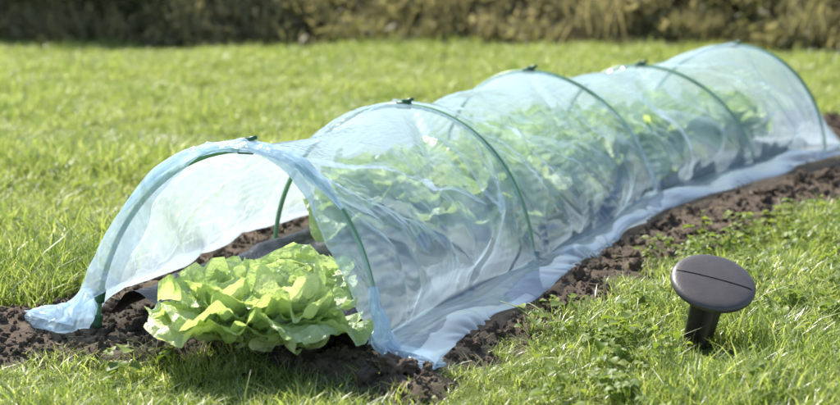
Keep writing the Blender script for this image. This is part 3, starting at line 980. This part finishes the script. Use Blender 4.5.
def ctr_line(s):
    c = [hoop_frame(k)[0] for k in range(5)]
    d = np.concatenate([[0], np.cumsum([np.linalg.norm(c[i + 1] - c[i]) for i in range(4)])])
    return np.array([np.interp(s, d, [q[k] for q in c]) for k in range(3)])
def lettuce(x, y, rz, meshes, sc, label, z=.035):
    t = thing('lettuce', label, 'lettuce', (x, y, z), 'lettuces in the tunnel')
    t.rotation_euler = (random.gauss(0, .05), random.gauss(0, .05), rz); t.scale = sc
    for nm, me in meshes.items(): obj(nm, me, None, t)
    return t
lettuce(-.345, 2.87, .4, HIGH[0], (.88, .88, .82), 'large pale green lettuce at the left of the open front end', .030)
lettuce(-.240, 2.84, 2.2, HIGH[1], (.78, .78, .82), 'front right lettuce in the tunnel mouth beside the film edge', .030)
lettuce(-.262, 3.07, 4.0, HIGH[2], (.88, .88, .66), 'lettuce just behind the two front ones in the tunnel mouth')
nn = np.array([.95, -.31, 0])
sl = .50
gaps = [(0.50, 'between the first and second hoop'), (.83, 'at the second hoop'), (1.04, 'just beyond the second hoop'), (1.31, 'between the second and middle hoop'),
        (1.56, 'just before the middle hoop'), (1.82, 'just beyond the middle hoop'), (2.06, 'between the middle and fourth hoop'), (2.30, 'near the fourth hoop'), (2.53, 'farthest of all, before the last hoop')]
for r, (s, where) in enumerate(gaps):
    for side, word in ((-1, 'left row'), (1, 'right row')):
        if r == 0:
            if side < 0: continue
            s = .73
        c = ctr_line(s + .05 * side) + nn * (.080 * side + random.gauss(0, .012))
        sc = random.uniform(.86, .94) * (.90 if s > 1.9 else 1)
        lettuce(c[0], c[1], random.random() * 6.28, LOW[random.randrange(4)], (sc, sc, sc * random.uniform(1.12, 1.24)),
                'lettuce behind film, ' + word + ', ' + where)

# ------------------------------------------------------------------ stalks sticking out at the soil edge
for i, (x, y, dx, dy, h) in enumerate([(.235, 3.06, -.075, .05, .075), (.262, 3.075, -.045, .06, .06), (.385, 3.29, .004, .01, .085), (.405, 3.31, .012, .0, .09)]):
    k = np.linspace(0, 1, 9)[:, None]
    p = np.array([x, y, 0.]) + np.array([dx, dy, 0]) * k ** 1.5 + np.array([0, 0, h]) * (k - .35 * k ** 2.5)
    tag(obj('grass_stalk', MB().tube(p, np.linspace(.0016, .0007, 9), 6).mesh('grass_stalk'), M['stalk']),
        ['pale bent stalk leaning over the soil under the film edge, longer one', 'pale bent stalk beside the longer one at the film edge',
         'upright pale stalk at the soil edge below the second hoop foot', 'upright stalk right of its twin below the second hoop foot'][i], 'stalk', 'stalks at the soil edge')

# ------------------------------------------------------------------ ground peg in the grass
def build_peg():
    base = np.array([.548, 2.965, 0])
    t = thing('ground_peg', 'large black plastic ground peg with a round grooved head, standing in the grass', 'ground peg', tuple(base))
    # head: lathe with soft rim
    r = np.array([0, .03, .06, .072, .078, .0805, .080, .076, .066, .045, 0.0])
    z = np.array([.0125, .0122, .0105, .0085, .0055, .001, -.004, -.008, -.0105, -.011, -.011])
    n = 72
    a = np.arange(n) / n * 2 * math.pi
    v = np.stack([r[:, None] * np.cos(a), r[:, None] * np.sin(a), z[:, None] + 0 * a], -1)
    i = np.arange(len(r) - 1)[:, None]; j = np.arange(n)[None]
    q = np.stack([i * n + j, (i + 1) * n + j, (i + 1) * n + (j + 1) % n, i * n + (j + 1) % n], -1).reshape(-1, 4)
    head = obj('head', mesh_np('peg_head', v, q), M['peg'], t)
    sb = head.modifiers.new('s', 'SUBSURF'); sb.levels = 1; sb.render_levels = 2
    g = MB().tube(np.stack([np.linspace(-.0805, .0805, 15), np.zeros(15), np.interp(np.abs(np.linspace(-.0805, .0805, 15)), [0, .03, .06, .072, .078, .0805], [.0125, .0122, .0105, .0085, .0055, .001])], -1), .0012, 8)
    groove = obj('groove', g.mesh('peg_groove'), M['groove'], head)
    groove.rotation_euler = (0, 0, .0)
    # cross ribbed shaft, tapering to a point
    sh = MB()
    L = .20
    for ang in (0, math.pi / 2):
        ca, sa = math.cos(ang), math.sin(ang)
        w0, w1, th = .038, .030, .0035
        vv = []
        for zz, w in ((-.0105, w0), (-.14, w1), (-L, .004)):
            for sx, sy in ((-1, -1), (1, -1), (1, 1), (-1, 1)):
                x, y = sx * w, sy * th
                vv.append((x * ca - y * sa, x * sa + y * ca, zz))
        qq = []
        for lv in (0, 1):
            for k in range(4):
                qq.append((lv * 4 + k, lv * 4 + (k + 1) % 4, lv * 4 + 4 + (k + 1) % 4, lv * 4 + 4 + k))
        qq += [(8, 9, 10, 11)]
        sh.add(vv, qq)
    shaft = obj('shaft', sh.mesh('peg_shaft', False), M['peg'], t)
    bv = shaft.modifiers.new('b', 'BEVEL'); bv.width = .001; bv.segments = 2
    # lean the whole peg towards the viewer and a touch to the right
    hc = Matrix.Translation((0, -.03, .128)) @ Matrix.Rotation(math.radians(6), 4, 'Y') @ Matrix.Rotation(math.radians(27), 4, 'X') @ Matrix.Rotation(math.radians(-14), 4, 'Z')
    head.matrix_local = hc
    shaft.matrix_local = hc @ Matrix.Rotation(math.radians(33), 4, 'Z') @ Matrix.Translation((0, 0, 0))
build_peg()

# ------------------------------------------------------------------ scrub on the bank, hedge
def leaf_clump(name, nb, rad, ls, mat, rng=RNG, flat=.7):
    vs, qs, ti, base = [], [], [], 0
    for _ in range(nb):
        p = rng.normal(size=3); p *= rad * rng.random() ** .45 / np.linalg.norm(p); p[2] = abs(p[2]) * flat
        d = rng.normal(size=3); d /= np.linalg.norm(d); s = np.cross(d, rng.normal(size=3)); s /= np.linalg.norm(s)
        l = ls * rng.uniform(.6, 1.4); w = l * .38
        v = np.array([p - d * l * .5, p + s * w * .5, p + d * l * .5, p - s * w * .5]); vs.append(v)
        qs.append(np.array([[0, 1, 2, 3]]) + base); base += 4; ti.append(np.full(4, rng.random()))
    me = mesh_np(name, np.concatenate(vs), np.concatenate(qs)); add_attr(me, 'tint', np.concatenate(ti)); me.materials.append(mat)
    return bpy.data.objects.new(name, me)
c_scrub = source_collection('scrub_clumps', [leaf_clump('scrub_clump', 170, .16, .055, M['scrub']) for _ in range(4)] +
                            [blade_tuft('dry_tuft', 60, .09, .12, .28, .007, M['scrub'], .8, tint_lo=.3) for _ in range(2)])
n = 8500
x, y = RNG.uniform(-9, 9, n), RNG.uniform(8.0, 14.5, n)
z, tt = bank_z(x, y)
k = (tt > .05) & (RNG.random(n) < .9)
x, y, z = x[k], y[k], z[k]; n = len(x)
s = RNG.uniform(.6, 1.5, n)
scatter('scrub', xyz(x, y, z), np.stack([RNG.normal(.25, .2, n), RNG.normal(0, .2, n), RNG.uniform(0, 6.28, n)], -1), np.stack([s] * 3, -1), RNG.integers(0, 6, n), c_scrub, M['scrub'])

def build_hedge():
    t = thing('hedge', 'dark green leafy hedge at the far left edge of the lawn', 'hedge', (-2.6, 10.3, 0))
    n = 60000
    x = RNG.uniform(-3.6, 2.5, n); u = RNG.random(n); a = RNG.uniform(0, math.pi, n)
    rr = (.55 + .45 * RNG.random(n) ** .5) * (1 + .16 * vnoise(xyz(x, a), 2.2, 401) + .08 * vnoise(xyz(x, a), 6, 402))
    y = -np.cos(a) * .65 * rr; z = np.sin(a) * 1.5 * rr - .08
    taper = np.clip((2.5 - x) / 1.6, .12, 1) ** .5
    z *= taper; y *= .6 + .4 * taper
    d = RNG.normal(size=(n, 3)); d /= np.linalg.norm(d, axis=1)[:, None]
    s = np.cross(d, RNG.normal(size=(n, 3))); s /= np.linalg.norm(s, axis=1)[:, None]
    l = RNG.uniform(.03, .065, n)[:, None]; p = xyz(x, y, z)
    v = np.stack([p - d * l * .5, p + s * l * .22, p + d * l * .5, p - s * l * .22], 1)
    me = mesh_np('hedge_leaves', v, np.arange(4 * n).reshape(-1, 4)); add_attr(me, 'tint', np.repeat(RNG.random(n), 4))
    obj('foliage', me, M['hedge'], t)
    st = MB()
    for k in range(40):
        x0 = RNG.uniform(-3.4, 2.0)
        pth = np.array([[x0, 0, -.1], [x0 + RNG.normal() * .08, RNG.normal() * .1, .4], [x0 + RNG.normal() * .2, RNG.normal() * .2, .9 * min(1, max(.2, (2.5 - x0) / 1.6))]])
        st.tube(pth, np.array([.02, .014, .006]), 6)
    obj('stems', st.mesh('hedge_stems'), M['bank'], t)
build_hedge()

# ------------------------------------------------------------------ light, sky, camera
SUN_EL, SUN_AZ = math.radians(51), math.radians(-35)     # azimuth from +Y towards +X
w = bpy.data.worlds.new('World'); scene.world = w; w.use_nodes = True
nt = w.node_tree; nt.nodes.clear()
sky = nt.nodes.new('ShaderNodeTexSky'); sky.sky_type = 'NISHITA'; sky.sun_disc = False
sky.sun_elevation = SUN_EL; sky.sun_rotation = SUN_AZ
bg = nt.nodes.new('ShaderNodeBackground'); bg.inputs['Strength'].default_value = .13
ow = nt.nodes.new('ShaderNodeOutputWorld')
nt.links.new(sky.outputs[0], bg.inputs[0]); nt.links.new(bg.outputs[0], ow.inputs[0])
sl_ = bpy.data.lights.new('sun', 'SUN'); sl_.energy = 4.6; sl_.angle = math.radians(.5); sl_.color = (1, .95, .86)
so = bpy.data.objects.new('sun', sl_); COL.objects.link(so)
sdv = Vector((math.sin(SUN_AZ) * math.cos(SUN_EL), math.cos(SUN_AZ) * math.cos(SUN_EL), math.sin(SUN_EL)))
so.rotation_euler = sdv.to_track_quat('Z', 'Y').to_euler()
so.location = (-3, 6, 6)

cam = bpy.data.cameras.new('camera'); co = bpy.data.objects.new('camera', cam); COL.objects.link(co)
co.location = (0, 0, .837); co.rotation_euler = (math.pi / 2 - .187, 0, 0)
cam.sensor_width = 36; cam.lens = 1612.1 / 840 * 36; cam.clip_end = 300; cam.clip_start = .05
cam.dof.use_dof = True; cam.dof.focus_distance = 3.15; cam.dof.aperture_fstop = 3.3
scene.camera = co

scene.view_settings.view_transform = 'Standard'; scene.view_settings.look = 'None'
scene.view_settings.exposure = .98; scene.view_settings.gamma = 1
scene.view_settings.use_curve_mapping = False
scene.render.engine = 'CYCLES'
cy = scene.cycles
cy.max_bounces = 12; cy.transparent_max_bounces = 24; cy.transmission_bounces = 6; cy.diffuse_bounces = 4
cy.use_denoising = True
